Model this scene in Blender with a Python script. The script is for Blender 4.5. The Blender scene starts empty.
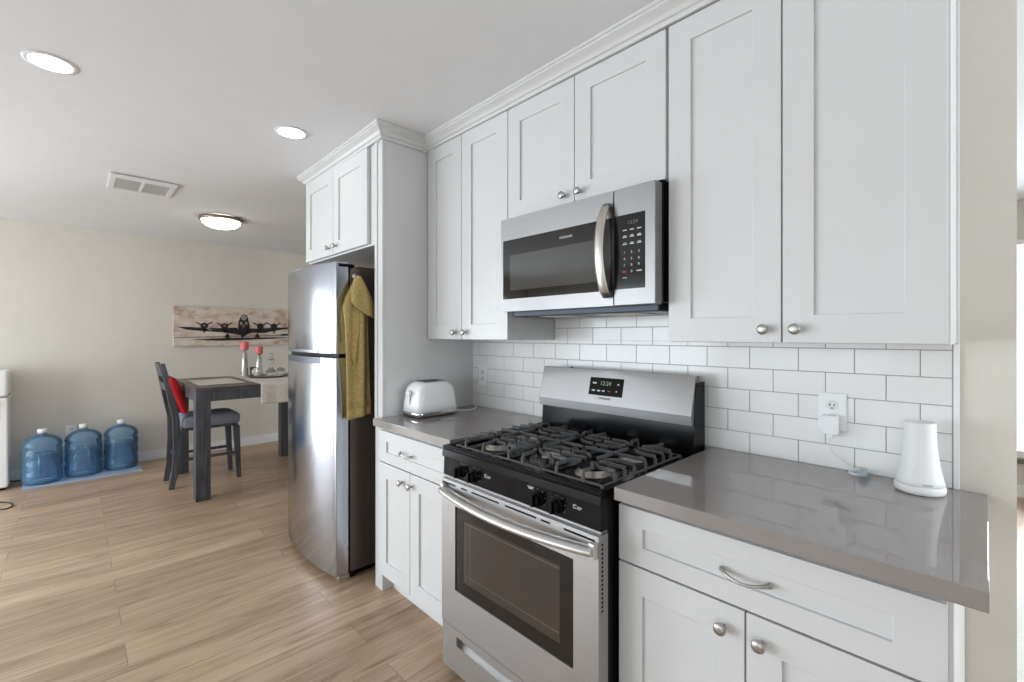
import bpy, bmesh, math, random
from mathutils import Vector, Matrix
random.seed(7)
C = bpy.context.scene.collection
S = bpy.context.scene
PI = math.pi

# ------------------------------------------------------------------ camera, world, light, exposure
cam_d = bpy.data.cameras.new('camera'); cam = bpy.data.objects.new('camera', cam_d); C.objects.link(cam)
FPX = 455.76
cam_d.sensor_fit = 'HORIZONTAL'; cam_d.sensor_width = 36.0
cam_d.lens = 36.0 * FPX / 1024.0
cam_d.shift_x = 0.0
cam_d.shift_y = -(341.0 - 335.26) / 1024.0
cam_d.clip_start = 0.05
cam.location = (0.7528, -1.7777, 1.3447)
yaw = 0.7657
fwd = Vector((-math.cos(yaw), math.sin(yaw), 0))
cam.rotation_euler = fwd.to_track_quat('-Z', 'Y').to_euler()
S.camera = cam

S.view_settings.view_transform = 'Standard'
S.view_settings.look = 'None'
S.view_settings.gamma = 1.0
S.view_settings.use_curve_mapping = False
S.view_settings.exposure = -0.04

w = bpy.data.worlds.new('sky'); S.world = w; w.use_nodes = True
w.node_tree.nodes['Background'].inputs['Color'].default_value = (0.80, 0.90, 1.0, 1)
w.node_tree.nodes['Background'].inputs['Strength'].default_value = 2.0

def daylight(name, loc, direction, sx, sy, power, color=(0.86, 0.94, 1.0)):
    l = bpy.data.lights.new(name, 'AREA'); l.shape = 'RECTANGLE'; l.size = sx; l.size_y = sy
    l.energy = power; l.color = color
    o = bpy.data.objects.new(name, l); C.objects.link(o); o.location = loc
    o.rotation_euler = Vector(direction).to_track_quat('-Z', 'Z').to_euler()
    return o
# area light just outside each window opening; some unseen windows are added for fill
daylight('daylight_patio_door', (-3.75, -5.72, 1.1), (0, 1, 0), 3.1, 2.05, 150)
daylight('daylight_kitchen_window', (-0.95, -5.72, 1.4), (0, 1, 0), 1.9, 1.5, 18)
daylight('fill_light_back_right', (1.85, -5.72, 1.4), (0, 1, 0), 2.0, 1.5, 36)  # added fill from behind right, brightens the end panel
daylight('fill_light_right_side', (3.42, 0.3, 1.5), (-1, 0, 0), 1.9, 1.3, 110)  # added light for faces turned to the right, grazes the kitchen wall
daylight('fill_light_dining', (-5.72, -3.95, 1.1), (1, 0, 0), 2.0, 2.05, 130)  # added unseen source that brightens the dining end
daylight('daylight_living_window', (1.3, 4.12, 1.24), (0, -1, 0), 2.0, 1.85, 110)

# ------------------------------------------------------------------ materials
def lin(c):
    r = []
    for v in c:
        v /= 255.0
        r.append(v / 12.92 if v <= 0.04045 else ((v + 0.055) / 1.055) ** 2.4)
    return (r[0], r[1], r[2], 1)
MATS = {}
def mat(name, rgb, rough=0.5, metal=0.0, var=0.03, scale=6.0, bump=0.0, bscale=80.0, stretch=(1, 1, 1), **kw):
    if name in MATS: return MATS[name]
    m = bpy.data.materials.new(name); m.use_nodes = True
    nt = m.node_tree; b = nt.nodes['Principled BSDF']
    tc = nt.nodes.new('ShaderNodeTexCoord'); mp = nt.nodes.new('ShaderNodeMapping')
    nt.links.new(tc.outputs['Object'], mp.inputs['Vector']); mp.inputs['Scale'].default_value = stretch
    n = nt.nodes.new('ShaderNodeTexNoise'); n.inputs['Scale'].default_value = scale; n.inputs['Detail'].default_value = 4
    nt.links.new(mp.outputs['Vector'], n.inputs['Vector'])
    r = nt.nodes.new('ShaderNodeValToRGB')
    c = lin(rgb)
    r.color_ramp.elements[0].color = tuple(max(0, x * (1 - var)) for x in c[:3]) + (1,)
    r.color_ramp.elements[1].color = tuple(min(1, x * (1 + var)) for x in c[:3]) + (1,)
    r.color_ramp.elements[0].position = 0.3; r.color_ramp.elements[1].position = 0.7
    nt.links.new(n.outputs['Fac'], r.inputs['Fac']); nt.links.new(r.outputs['Color'], b.inputs['Base Color'])
    b.inputs['Roughness'].default_value = rough; b.inputs['Metallic'].default_value = metal
    for k, v in kw.items():
        b.inputs[k.replace('_', ' ')].default_value = v
    if bump:
        n2 = nt.nodes.new('ShaderNodeTexNoise'); n2.inputs['Scale'].default_value = bscale; n2.inputs['Detail'].default_value = 3
        nt.links.new(mp.outputs['Vector'], n2.inputs['Vector'])
        bp = nt.nodes.new('ShaderNodeBump'); bp.inputs['Strength'].default_value = bump; bp.inputs['Distance'].default_value = 0.002
        nt.links.new(n2.outputs['Fac'], bp.inputs['Height']); nt.links.new(bp.outputs['Normal'], b.inputs['Normal'])
    MATS[name] = m
    return m
def emit(name, rgb, strength):
    m = bpy.data.materials.new(name); m.use_nodes = True
    b = m.node_tree.nodes['Principled BSDF']
    b.inputs['Base Color'].default_value = lin(rgb); b.inputs['Emission Color'].default_value = lin(rgb)
    b.inputs['Emission Strength'].default_value = strength
    return m
def steel(name, rgb, rough, aniso, axis):
    """brushed stainless: fine streaks along one axis, stretched highlights"""
    st = {'X': (2, 400, 400), 'Z': (400, 400, 2), 'Y': (400, 2, 400)}[axis]
    m = mat(name, rgb, rough, 1.0, 0.05, 1.0, stretch=st)
    nt = m.node_tree; b = nt.nodes['Principled BSDF']
    b.inputs['Anisotropic'].default_value = aniso; b.inputs['Anisotropic Rotation'].default_value = 0.25
    t = nt.nodes.new('ShaderNodeTangent'); t.direction_type = 'RADIAL'; t.axis = 'Z'
    nt.links.new(t.outputs['Tangent'], b.inputs['Tangent'])
    return m

M_cab = mat('cabinet_white', (214, 214, 214), 0.35, var=0.01)
M_wall = mat('wall_greige', (219, 214, 204), 0.8, var=0.015, bump=0.15, bscale=120)
M_ceil = mat('ceiling_white', (228, 229, 231), 0.9, var=0.012, bump=0.2, bscale=90)
M_trim = mat('trim_white', (240, 240, 240), 0.45, var=0.01)
M_tile = mat('tile_white', (238, 237, 236), 0.14, Specular_IOR_Level=0.35, var=0.015, scale=9, bump=0.03, bscale=12)
M_grout = mat('grout_grey', (165, 163, 160), 0.9, var=0.05, scale=60)
M_quartz = mat('quartz_taupe', (142, 136, 133), 0.02, var=0.05, scale=220, IOR=1.8)
M_nickel = mat('brushed_nickel', (190, 188, 184), 0.38, 1.0, 0.03, 90)
M_chrome = mat('chrome', (215, 215, 215), 0.1, 1.0, 0.01)
M_steel = steel('stainless_horizontal', (168, 166, 165), 0.38, 0.6, 'X')
M_steeld = steel('stainless_upper', (146, 145, 145), 0.36, 0.6, 'X')
M_fridge = steel('stainless_fridge', (182, 186, 195), 0.20, 0.75, 'Z')
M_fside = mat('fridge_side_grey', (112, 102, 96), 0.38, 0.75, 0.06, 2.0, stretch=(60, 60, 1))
M_black = mat('black_enamel', (10, 10, 12), 0.16, Specular_IOR_Level=0.14, var=0.1)
M_blackm = mat('black_matte', (10, 10, 11), 0.45, Specular_IOR_Level=0.12, var=0.1)
M_iron = mat('cast_iron', (74, 74, 75), 0.42, 0.1, 0.15, 60, bump=0.3, bscale=150)
M_glassb = mat('dark_glass', (26, 23, 21), 0.05, var=0.05)
M_glassg = mat('microwave_glass', (74, 73, 72), 0.07, var=0.03)
M_alu = mat('burner_aluminium', (165, 160, 152), 0.4, 0.9, 0.12, 40)
M_print = mat('white_print', (205, 205, 205), 0.6, var=0.02)
M_printd = mat('grey_print', (120, 120, 120), 0.6, var=0.02)
M_red = mat('red_print', (170, 50, 60), 0.6, var=0.02)
M_wood = mat('charcoal_wood', (74, 76, 82), 0.42, 0, 0.45, 3.0, bump=0.2, bscale=30, stretch=(14, 14, 1.2))
M_woodt = mat('charcoal_wood_top', (84, 80, 79), 0.32, 0, 0.25, 3.0, stretch=(14, 1.5, 14))
M_seat = mat('grey_upholstery', (136, 137, 150), 0.85, 0, 0.12, 140, bump=0.4, bscale=350)
M_redf = mat('red_velvet', (180, 10, 24), 0.8, 0, 0.22, 20)
M_towel = mat('olive_terry', (186, 162, 104), 0.95, 0, 0.2, 90, bump=0.9, bscale=420, Sheen_Weight=0.1)
M_plastic = mat('white_plastic', (242, 242, 242), 0.32, var=0.01)
M_plasticg = mat('white_plastic_matte', (230, 230, 229), 0.5, var=0.01)
M_cord = mat('white_cord', (225, 225, 225), 0.45, var=0.01)
M_cordb = mat('black_cord', (20, 20, 20), 0.5, var=0.01)
M_candle = mat('pink_red_wax', (228, 112, 112), 0.5, var=0.08, scale=50)
M_silver = mat('mercury_silver', (200, 196, 190), 0.25, 0.85, 0.12, 40)
M_runner = mat('cream_linen', (214, 208, 198), 0.85, 0, 0.1, 40, bump=0.3, bscale=300)
M_mat = mat('placemat_weave', (205, 198, 188), 0.85, 0, 0.08, 120, bump=0.3, bscale=300)
M_tray = mat('pewter_tray', (130, 128, 126), 0.35, 0.7, 0.05)
M_tray_b = mat('blue_grey_mat', (162, 178, 204), 0.5, 0, 0.04)
M_bronze = mat('nickel_rim', (140, 125, 112), 0.35, 1.0, 0.05)
M_vent = mat('vent_louver_grey', (196, 196, 196), 0.8, var=0.02)  # even grey of the vent louvers
M_lamp = emit('lamp_diffuser', (255, 250, 244), 12.0)
M_dome = emit('dome_glass', (255, 250, 242), 8.0)
M_led = emit('clock_digits', (130, 150, 115), 0.22)
M_rug = mat('white_shag', (228, 226, 222), 0.95, 0, 0.06, 60, bump=0.8, bscale=120)

def glassy(name, rgb, rough, trans, ior=1.45):
    m = mat(name, rgb, rough, var=0.02)
    b = m.node_tree.nodes['Principled BSDF']
    b.inputs['Transmission Weight'].default_value = trans; b.inputs['IOR'].default_value = ior
    return m
def tinted(name, tr, body, k, ior=1.35):
    m = bpy.data.materials.new(name); m.use_nodes = True; nt = m.node_tree; L = nt.links
    nt.nodes.remove(nt.nodes['Principled BSDF'])
    t = nt.nodes.new('ShaderNodeBsdfTransparent'); t.inputs['Color'].default_value = lin(tr)
    d = nt.nodes.new('ShaderNodeBsdfTranslucent'); d.inputs['Color'].default_value = lin(body)
    d2 = nt.nodes.new('ShaderNodeBsdfDiffuse'); d2.inputs['Color'].default_value = lin(body)
    a = nt.nodes.new('ShaderNodeMixShader'); a.inputs[0].default_value = .6
    L.new(d.outputs[0], a.inputs[1]); L.new(d2.outputs[0], a.inputs[2])
    b = nt.nodes.new('ShaderNodeMixShader')
    n = nt.nodes.new('ShaderNodeTexNoise'); n.inputs['Scale'].default_value = 9; mr = nt.nodes.new('ShaderNodeMapRange')
    mr.inputs['To Min'].default_value = k - .01; mr.inputs['To Max'].default_value = k + .01
    L.new(n.outputs['Fac'], mr.inputs['Value']); L.new(mr.outputs[0], b.inputs[0])
    L.new(t.outputs[0], b.inputs[1]); L.new(a.outputs[0], b.inputs[2])
    g = nt.nodes.new('ShaderNodeBsdfGlossy'); g.inputs['Roughness'].default_value = .06
    f = nt.nodes.new('ShaderNodeFresnel'); f.inputs['IOR'].default_value = ior
    c = nt.nodes.new('ShaderNodeMixShader'); L.new(f.outputs[0], c.inputs[0]); L.new(b.outputs[0], c.inputs[1]); L.new(g.outputs[0], c.inputs[2])
    L.new(c.outputs[0], nt.nodes['Material Output'].inputs['Surface'])
    return m
M_bottle = tinted('blue_bottle', (236, 247, 255), (160, 216, 255), .28)
M_water = tinted('blue_water', (214, 237, 255), (125, 198, 255), .17)
M_clear = glassy('clear_glass', (240, 242, 242), 0.02, 0.85, 1.3)
M_pale = glassy('clear_plastic', (215, 228, 240), 0.15, 0.6, 1.3)

def pane_mat():
    m = bpy.data.materials.new('window_glass'); m.use_nodes = True; nt = m.node_tree
    nt.nodes.remove(nt.nodes['Principled BSDF'])
    out = nt.nodes['Material Output']
    t = nt.nodes.new('ShaderNodeBsdfTransparent'); g = nt.nodes.new('ShaderNodeBsdfGlossy'); g.inputs['Roughness'].default_value = 0.02
    fr = nt.nodes.new('ShaderNodeFresnel'); fr.inputs['IOR'].default_value = 1.3
    mx = nt.nodes.new('ShaderNodeMixShader')
    nt.links.new(fr.outputs[0], mx.inputs[0]); nt.links.new(t.outputs[0], mx.inputs[1]); nt.links.new(g.outputs[0], mx.inputs[2])
    nt.links.new(mx.outputs[0], out.inputs['Surface'])
    return m
M_pane = pane_mat()

def floor_mat():
    m = bpy.data.materials.new('oak_plank_floor'); m.use_nodes = True; nt = m.node_tree; L = nt.links
    b = nt.nodes['Principled BSDF']
    tc = nt.nodes.new('ShaderNodeTexCoord')
    mp = nt.nodes.new('ShaderNodeMapping'); mp.inputs['Rotation'].default_value = (0, 0, PI / 2)
    mp.inputs['Location'].default_value = (0.37, 0.05, 0)
    L.new(tc.outputs['Object'], mp.inputs['Vector'])
    br = nt.nodes.new('ShaderNodeTexBrick'); br.offset = 0.37; br.offset_frequency = 2
    br.inputs['Scale'].default_value = 1.0; br.inputs['Brick Width'].default_value = 1.22; br.inputs['Row Height'].default_value = 0.18
    br.inputs['Mortar Size'].default_value = 0.0011; br.inputs['Mortar Smooth'].default_value = 0.2
    br.inputs['Color1'].default_value = (0, 0, 0, 1); br.inputs['Color2'].default_value = (1, 1, 1, 1); br.inputs['Mortar'].default_value = (0.5, 0.5, 0.5, 1)
    L.new(mp.outputs['Vector'], br.inputs['Vector'])
    # per-plank offset of the grain
    sc = nt.nodes.new('ShaderNodeVectorMath'); sc.operation = 'SCALE'; sc.inputs['Scale'].default_value = 13.0
    L.new(br.outputs['Color'], sc.inputs[0])
    ad = nt.nodes.new('ShaderNodeVectorMath'); ad.operation = 'ADD'
    L.new(mp.outputs['Vector'], ad.inputs[0]); L.new(sc.outputs['Vector'], ad.inputs[1])
    def noise(stretch, scale, detail, dist=0.0):
        q = nt.nodes.new('ShaderNodeMapping'); q.inputs['Scale'].default_value = stretch
        L.new(ad.outputs['Vector'], q.inputs['Vector'])
        n = nt.nodes.new('ShaderNodeTexNoise'); n.inputs['Scale'].default_value = scale; n.inputs['Detail'].default_value = detail
        n.inputs['Roughness'].default_value = 0.65; n.inputs['Distortion'].default_value = dist
        L.new(q.outputs['Vector'], n.inputs['Vector']); return n
    broad = noise((1.0, 7.0, 1), 1.3, 5, 0.6)
    fine = noise((2.2, 70.0, 1), 2.0, 5)
    streak = noise((0.9, 13.0, 1), 1.7, 6, 1.2)
    r1 = nt.nodes.new('ShaderNodeValToRGB')
    r1.color_ramp.elements[0].position = 0.28; r1.color_ramp.elements[0].color = lin((167, 138, 110))
    r1.color_ramp.elements[1].position = 0.72; r1.color_ramp.elements[1].color = lin((214, 187, 158))
    L.new(broad.outputs['Fac'], r1.inputs['Fac'])
    r2 = nt.nodes.new('ShaderNodeValToRGB')
    r2.color_ramp.elements[0].position = 0.3; r2.color_ramp.elements[0].color = (0.83, 0.81, 0.79, 1)
    r2.color_ramp.elements[1].position = 0.6; r2.color_ramp.elements[1].color = (1, 1, 1, 1)
    L.new(fine.outputs['Fac'], r2.inputs['Fac'])
    r3 = nt.nodes.new('ShaderNodeValToRGB')
    r3.color_ramp.elements[0].position = 0.30; r3.color_ramp.elements[0].color = (0.56, 0.50, 0.45, 1)
    r3.color_ramp.elements[1].position = 0.46; r3.color_ramp.elements[1].color = (1, 1, 1, 1)
    L.new(streak.outputs['Fac'], r3.inputs['Fac'])
    r4 = nt.nodes.new('ShaderNodeValToRGB')
    r4.color_ramp.elements[0].color = (0.86, 0.85, 0.84, 1); r4.color_ramp.elements[1].color = (1.06, 1.05, 1.05, 1)
    L.new(br.outputs['Color'], r4.inputs['Fac'])
    def mul(a, c):
        x = nt.nodes.new('ShaderNodeMix'); x.data_type = 'RGBA'; x.blend_type = 'MULTIPLY'; x.inputs[0].default_value = 1.0
        L.new(a, x.inputs[6]); L.new(c, x.inputs[7]); return x.outputs[2]
    c = mul(mul(mul(r1.outputs['Color'], r2.outputs['Color']), r3.outputs['Color']), r4.outputs['Color'])
    mm = nt.nodes.new('ShaderNodeMix'); mm.data_type = 'RGBA'; mm.blend_type = 'MIX'
    L.new(br.outputs['Fac'], mm.inputs[0]); L.new(c, mm.inputs[6]); mm.inputs[7].default_value = lin((120, 96, 76))
    L.new(mm.outputs[2], b.inputs['Base Color'])
    b.inputs['Roughness'].default_value = 0.38
    bp = nt.nodes.new('ShaderNodeBump'); bp.inputs['Strength'].default_value = 0.12; bp.inputs['Distance'].default_value = 0.001
    L.new(fine.outputs['Fac'], bp.inputs['Height']); L.new(bp.outputs['Normal'], b.inputs['Normal'])
    return m
M_floor = floor_mat()

def paint_mat():
    """weathered cream canvas with rusty brown scumbling"""
    m = bpy.data.materials.new('weathered_canvas'); m.use_nodes = True; nt = m.node_tree; L = nt.links
    b = nt.nodes['Principled BSDF']; b.inputs['Roughness'].default_value = 0.8
    tc = nt.nodes.new('ShaderNodeTexCoord'); q = nt.nodes.new('ShaderNodeMapping'); q.inputs['Scale'].default_value = (1, 2.6, 5)
    L.new(tc.outputs['Object'], q.inputs['Vector'])
    n = nt.nodes.new('ShaderNodeTexNoise'); n.inputs['Scale'].default_value = 2.2; n.inputs['Detail'].default_value = 8; n.inputs['Roughness'].default_value = 0.7
    L.new(q.outputs['Vector'], n.inputs['Vector'])
    r = nt.nodes.new('ShaderNodeValToRGB')
    e = r.color_ramp.elements
    e[0].position = 0.24; e[0].color = lin((128, 86, 62)); e[1].position = 0.70; e[1].color = lin((226, 216, 204))
    k = e.new(0.40); k.color = lin((190, 158, 136)); k = e.new(0.52); k.color = lin((212, 198, 186))
    L.new(n.outputs['Fac'], r.inputs['Fac']); L.new(r.outputs['Color'], b.inputs['Base Color'])
    return m
M_paint = paint_mat()
M_ink = mat('black_paint', (34, 32, 36), 0.7, 0, 0.3, 30)
M_inkg = mat('grey_paint', (150, 140, 134), 0.7, 0, 0.2, 40)
M_rust = mat('rust_paint', (150, 96, 76), 0.8, 0, 0.3, 30)
M_brownp = mat('brown_paint', (104, 74, 58), 0.8, 0, 0.4, 14)

# ------------------------------------------------------------------ mesh builder
class MB:
    def __init__(self): self.bm = bmesh.new()
    def _smooth(self, fs):
        for f in fs: f.smooth = True
    def box(self, x0, x1, y0, y1, z0, z1):
        v = [self.bm.verts.new((x, y, z)) for x in (x0, x1) for y in (y0, y1) for z in (z0, z1)]
        for q in ((0, 1, 3, 2), (4, 6, 7, 5), (0, 4, 5, 1), (2, 3, 7, 6), (0, 2, 6, 4), (1, 5, 7, 3)):
            self.bm.faces.new([v[i] for i in q])
        return self
    def hexa(self, pts):
        """eight corners: bottom ring of four then top ring of four"""
        v = [self.bm.verts.new(p) for p in pts]
        for q in ((3, 2, 1, 0), (4, 5, 6, 7), (0, 1, 5, 4), (1, 2, 6, 5), (2, 3, 7, 6), (3, 0, 4, 7)):
            self.bm.faces.new([v[i] for i in q])
        return self
    def prism(self, pts, vec):
        """planar polygon swept along vec"""
        vec = Vector(vec); a = [self.bm.verts.new(p) for p in pts]; b = [self.bm.verts.new(Vector(p) + vec) for p in pts]
        n = len(pts)
        self.bm.faces.new(a[::-1]); self.bm.faces.new(b)
        for i in range(n): self.bm.faces.new((a[i], a[(i + 1) % n], b[(i + 1) % n], b[i]))
        return self
    def lathe(self, prof, o=(0, 0, 0), axis=(0, 0, 1), seg=32, cap=True, sx=1.0, sy=1.0):
        """prof: list of (radius, height) along axis from o"""
        ax = Vector(axis).normalized(); q = Vector((0, 0, 1)).rotation_difference(ax).to_matrix(); o = Vector(o)
        rings = []
        for r, h in prof:
            if r < 1e-6: rings.append([self.bm.verts.new(o + q @ Vector((0, 0, h)))])
            else: rings.append([self.bm.verts.new(o + q @ Vector((r * sx * math.cos(2 * PI * i / seg), r * sy * math.sin(2 * PI * i / seg), h))) for i in range(seg)])
        fs = []
        for a, b in zip(rings, rings[1:]):
            for i in range(seg):
                j = (i + 1) % seg
                if len(a) == 1 and len(b) == 1: continue
                if len(a) == 1: fs.append(self.bm.faces.new((a[0], b[j], b[i])))
                elif len(b) == 1: fs.append(self.bm.faces.new((a[i], a[j], b[0])))
                else: fs.append(self.bm.faces.new((a[i], a[j], b[j], b[i])))
        self._smooth(fs)
        if cap:
            if len(rings[0]) > 1: self.bm.faces.new(rings[0][::-1])
            if len(rings[-1]) > 1: self.bm.faces.new(rings[-1])
        return self
    def tube(self, pts, r, seg=10, closed=False, flat=1.0):
        pts = [Vector(p) for p in pts]; n = len(pts); rings = []
        up = Vector((0, 0, 1)); prev = None
        for i, p in enumerate(pts):
            if closed: t = pts[(i + 1) % n] - pts[i - 1]
            else: t = pts[min(i + 1, n - 1)] - pts[max(i - 1, 0)]
            t.normalize()
            if prev is None:
                a = t.cross(up)
                if a.length < 1e-3: a = t.cross(Vector((1, 0, 0)))
            else: a = prev - t * prev.dot(t)
            a.normalize(); prev = a; b = t.cross(a)
            rr = r[i] if isinstance(r, (list, tuple)) else r
            rings.append([self.bm.verts.new(p + (a * math.cos(2 * PI * k / seg) + b * math.sin(2 * PI * k / seg) * flat) * rr) for k in range(seg)])
        fs = []
        pr = list(zip(rings, rings[1:])) + ([(rings[-1], rings[0])] if closed else [])
        for a, b in pr:
            for k in range(seg): fs.append(self.bm.faces.new((a[k], a[(k + 1) % seg], b[(k + 1) % seg], b[k])))
        self._smooth(fs)
        if not closed: self.bm.faces.new(rings[0][::-1]); self.bm.faces.new(rings[-1])
        return self
    def bar(self, a, b, wdt, h):
        """rectangular bar from a to b, width wdt sideways, height h (z-ish)"""
        a = Vector(a); b = Vector(b); t = (b - a).normalized()
        s = t.cross(Vector((0, 0, 1)))
        if s.length < 1e-3: s = Vector((1, 0, 0))
        s.normalize(); u = s.cross(t)
        s *= wdt / 2; u *= h / 2
        return self.hexa([a - s - u, a + s - u, b + s - u, b - s - u, a - s + u, a + s + u, b + s + u, b - s + u])
    def grid(self, fn, nu, nv, thick=0.0):
        v = [[self.bm.verts.new(fn(i / nu, j / nv)) for j in range(nv + 1)] for i in range(nu + 1)]
        fs = []
        for i in range(nu):
            for j in range(nv): fs.append(self.bm.faces.new((v[i][j], v[i + 1][j], v[i + 1][j + 1], v[i][j + 1])))
        self._smooth(fs)
        return self
    def shaker(self, x0, x1, z0, z1, yf, t=0.02, sw=0.076, rw=0.076, rec=0.009):
        """shaker front facing -Y: frame ring with a recessed flat panel"""
        V = self.bm.verts.new
        def ring(a, b, c, d, y): return [V((a, y, c)), V((b, y, c)), V((b, y, d)), V((a, y, d))]
        o = ring(x0, x1, z0, z1, yf); k = ring(x0, x1, z0, z1, yf + t)
        i = ring(x0 + sw, x1 - sw, z0 + rw, z1 - rw, yf); p = ring(x0 + sw, x1 - sw, z0 + rw, z1 - rw, yf + rec)
        F = self.bm.faces.new
        F(k[::-1]); F(p)
        for j in range(4):
            n = (j + 1) % 4
            F((o[j], o[n], i[n], i[j])); F((i[j], i[n], p[n], p[j])); F((o[n], o[j], k[j], k[n]))
        return self
    def build(self, name, m, parent=None, bevel=0.0, seg=2, solid=0.0, sub=0, origin=None, smooth=False, angle=0.6):
        bmesh.ops.recalc_face_normals(self.bm, faces=self.bm.faces[:])
        if smooth:
            for f in self.bm.faces: f.smooth = True
        off = Vector((0, 0, 0))
        if parent is not None:
            q = parent
            while q is not None: off += q.location; q = q.parent
        elif origin is not None: off = Vector(origin)
        else:
            xs = [v.co for v in self.bm.verts]
            off = Vector(((min(c.x for c in xs) + max(c.x for c in xs)) / 2, (min(c.y for c in xs) + max(c.y for c in xs)) / 2, min(c.z for c in xs)))
        for v in self.bm.verts: v.co -= off
        me = bpy.data.meshes.new(name); self.bm.to_mesh(me); self.bm.free()
        me.materials.append(m)
        o = bpy.data.objects.new(name, me); C.objects.link(o)
        if parent is not None: o.parent = parent
        else: o.location = off
        if solid:
            s = o.modifiers.new('thickness', 'SOLIDIFY'); s.thickness = solid; s.offset = 0
        if sub:
            s = o.modifiers.new('smooth', 'SUBSURF'); s.levels = sub; s.render_levels = sub
        if bevel:
            b = o.modifiers.new('bevel', 'BEVEL'); b.width = bevel; b.segments = seg; b.limit_method = 'ANGLE'; b.angle_limit = angle
            b.harden_normals = False
        return o
def B(*a): return MB().box(*a)

def tag(o, label=None, cat=None, group=None, kind=None):
    if label: o['label'] = label
    if cat: o['category'] = cat
    if group: o['group'] = group
    if kind: o['kind'] = kind
    return o
def thing(name, loc, label, cat, group=None):
    o = bpy.data.objects.new(name, None); C.objects.link(o); o.location = loc; o.empty_display_size = 0.1
    return tag(o, label, cat, group)
def struct(o, label=None, cat=None): return tag(o, label, cat, kind='structure')
def copy_tree(o, parent=None):
    kids = list(o.children)
    c = o.copy(); C.objects.link(c)
    if parent is not None: c.parent = parent
    for k in kids: copy_tree(k, c)
    return c
def text_mesh(name, s, size, m, parent, loc, rot, align='CENTER', thick=0.0004):
    cu = bpy.data.curves.new(name, 'FONT'); cu.body = s; cu.size = size; cu.align_x = align; cu.align_y = 'CENTER'; cu.extrude = thick
    t = bpy.data.objects.new(name + '_source', cu); C.objects.link(t)
    bpy.context.view_layer.update()
    dg = bpy.context.evaluated_depsgraph_get()
    me = bpy.data.meshes.new_from_object(t.evaluated_get(dg)); me.name = name
    bpy.data.objects.remove(t)
    me.transform(Matrix.Translation(Vector(loc)) @ rot.to_matrix().to_4x4())
    off = Vector((0, 0, 0)); q = parent
    while q is not None: off += q.location; q = q.parent
    me.transform(Matrix.Translation(-off))
    me.materials.clear(); me.materials.append(m)
    o = bpy.data.objects.new(name, me); C.objects.link(o); o.parent = parent
    return o
from mathutils import Euler
FRONT = Euler((PI / 2, 0, 0))        # text lying in XZ, facing -Y

# ------------------------------------------------------------------ setting
XL, XR, YB, YF = -5.5, 3.2, -5.5, 3.89
def ceil_z(x): return 2.458 + 0.009 * x
WY = 0.010                            # face of the painted kitchen wall (tile face stands at y = 0)
struct(B(XL - .15, XR + .15, YB - .15, YF + .15, -0.1, 0).build('floor', M_floor, origin=(0, 0, 0)), 'light oak plank floor', 'floor')
c = MB().hexa([(XL - .15, YB - .15, ceil_z(XL)), (XR + .15, YB - .15, ceil_z(XR)), (XR + .15, YF + .15, ceil_z(XR)), (XL - .15, YF + .15, ceil_z(XL)),
               (XL - .15, YB - .15, 2.7), (XR + .15, YB - .15, 2.7), (XR + .15, YF + .15, 2.7), (XL - .15, YF + .15, 2.7)])
struct(c.build('ceiling', M_ceil), 'flat white textured ceiling', 'ceiling')
TOP = 2.6
struct(B(-2.60, 0.809, WY, 0.13, 0, TOP).build('wall_kitchen', M_wall), 'greige wall carrying the kitchen cabinets', 'wall')
def wall_with_holes(name, axis, pos, thick, a0, a1, holes, label):
    m = MB(); x = a0
    def bx(u0, u1, z0, z1):
        if u1 - u0 < 1e-4 or z1 - z0 < 1e-4: return
        p0, p1 = min(pos, pos + thick), max(pos, pos + thick)
        if axis == 'Y': m.box(u0, u1, p0, p1, z0, z1)
        else: m.box(p0, p1, u0, u1, z0, z1)
    for (h0, h1, z0, z1) in holes:
        bx(x, h0, 0, TOP); bx(h0, h1, 0, z0); bx(h0, h1, z1, TOP); x = h1
    bx(x, a1, 0, TOP)
    return struct(m.build(name, M_wall), label, 'wall')
wall_with_holes('wall_back', 'Y', YB, -.15, XL, XR, [(-5.3, -2.2, .05, 2.12), (-1.9, 0.0, .65, 2.15), (0.85, 2.85, .65, 2.15)], 'greige wall behind the camera')
wall_with_holes('wall_far', 'X', XL, -.15, YB - .15, YF + .15, [(-4.95, -2.95, .05, 2.12)], 'greige wall behind the dining table')
wall_with_holes('wall_right', 'X', XR, .15, YB - .15, YF + .15, [(-.65, 1.25, .85, 2.15)], 'greige side wall out of view')
wall_with_holes('wall_living', 'Y', YF, .15, XL, XR, [(0.3, 2.3, .33, 2.15)], 'greige living room wall beyond the opening')
def window(n, axis, pos, a0, a1, z0, z1, label, depth=.06):
    f = MB(); t = .05; mid = (a0 + a1) / 2
    def bx(m, u0, u1, zz0, zz1, d0, d1):
        if axis == 'Y': m.box(u0, u1, pos + d0, pos + d1, zz0, zz1)
        else: m.box(pos + d0, pos + d1, u0, u1, zz0, zz1)
    s = -1 if pos < 0 else 1
    d0, d1 = sorted((s * .03, s * (.03 + depth)))
    bx(f, a0, a0 + t, z0, z1, d0, d1); bx(f, a1 - t, a1, z0, z1, d0, d1)
    bx(f, a0 + t, a1 - t, z0, z0 + t, d0, d1); bx(f, a0 + t, a1 - t, z1 - t, z1, d0, d1)
    bx(f, mid - t / 2, mid + t / 2, z0 + t, z1 - t, d0, d1)
    root = struct(f.build('window_%d' % n, M_trim), label, 'window')
    p = MB(); e0, e1 = sorted((s * .058, s * .062))
    bx(p, a0 + t, mid - t / 2, z0 + t, z1 - t, e0, e1); bx(p, mid + t / 2, a1 - t, z0 + t, z1 - t, e0, e1)
    p.build('pane', M_pane, root)
window(1, 'Y', YB, -5.3, -2.2, .05, 2.12, 'sliding glass patio door')
window(2, 'Y', YB, -1.9, 0.0, .65, 2.15, 'kitchen window behind the camera')
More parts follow.
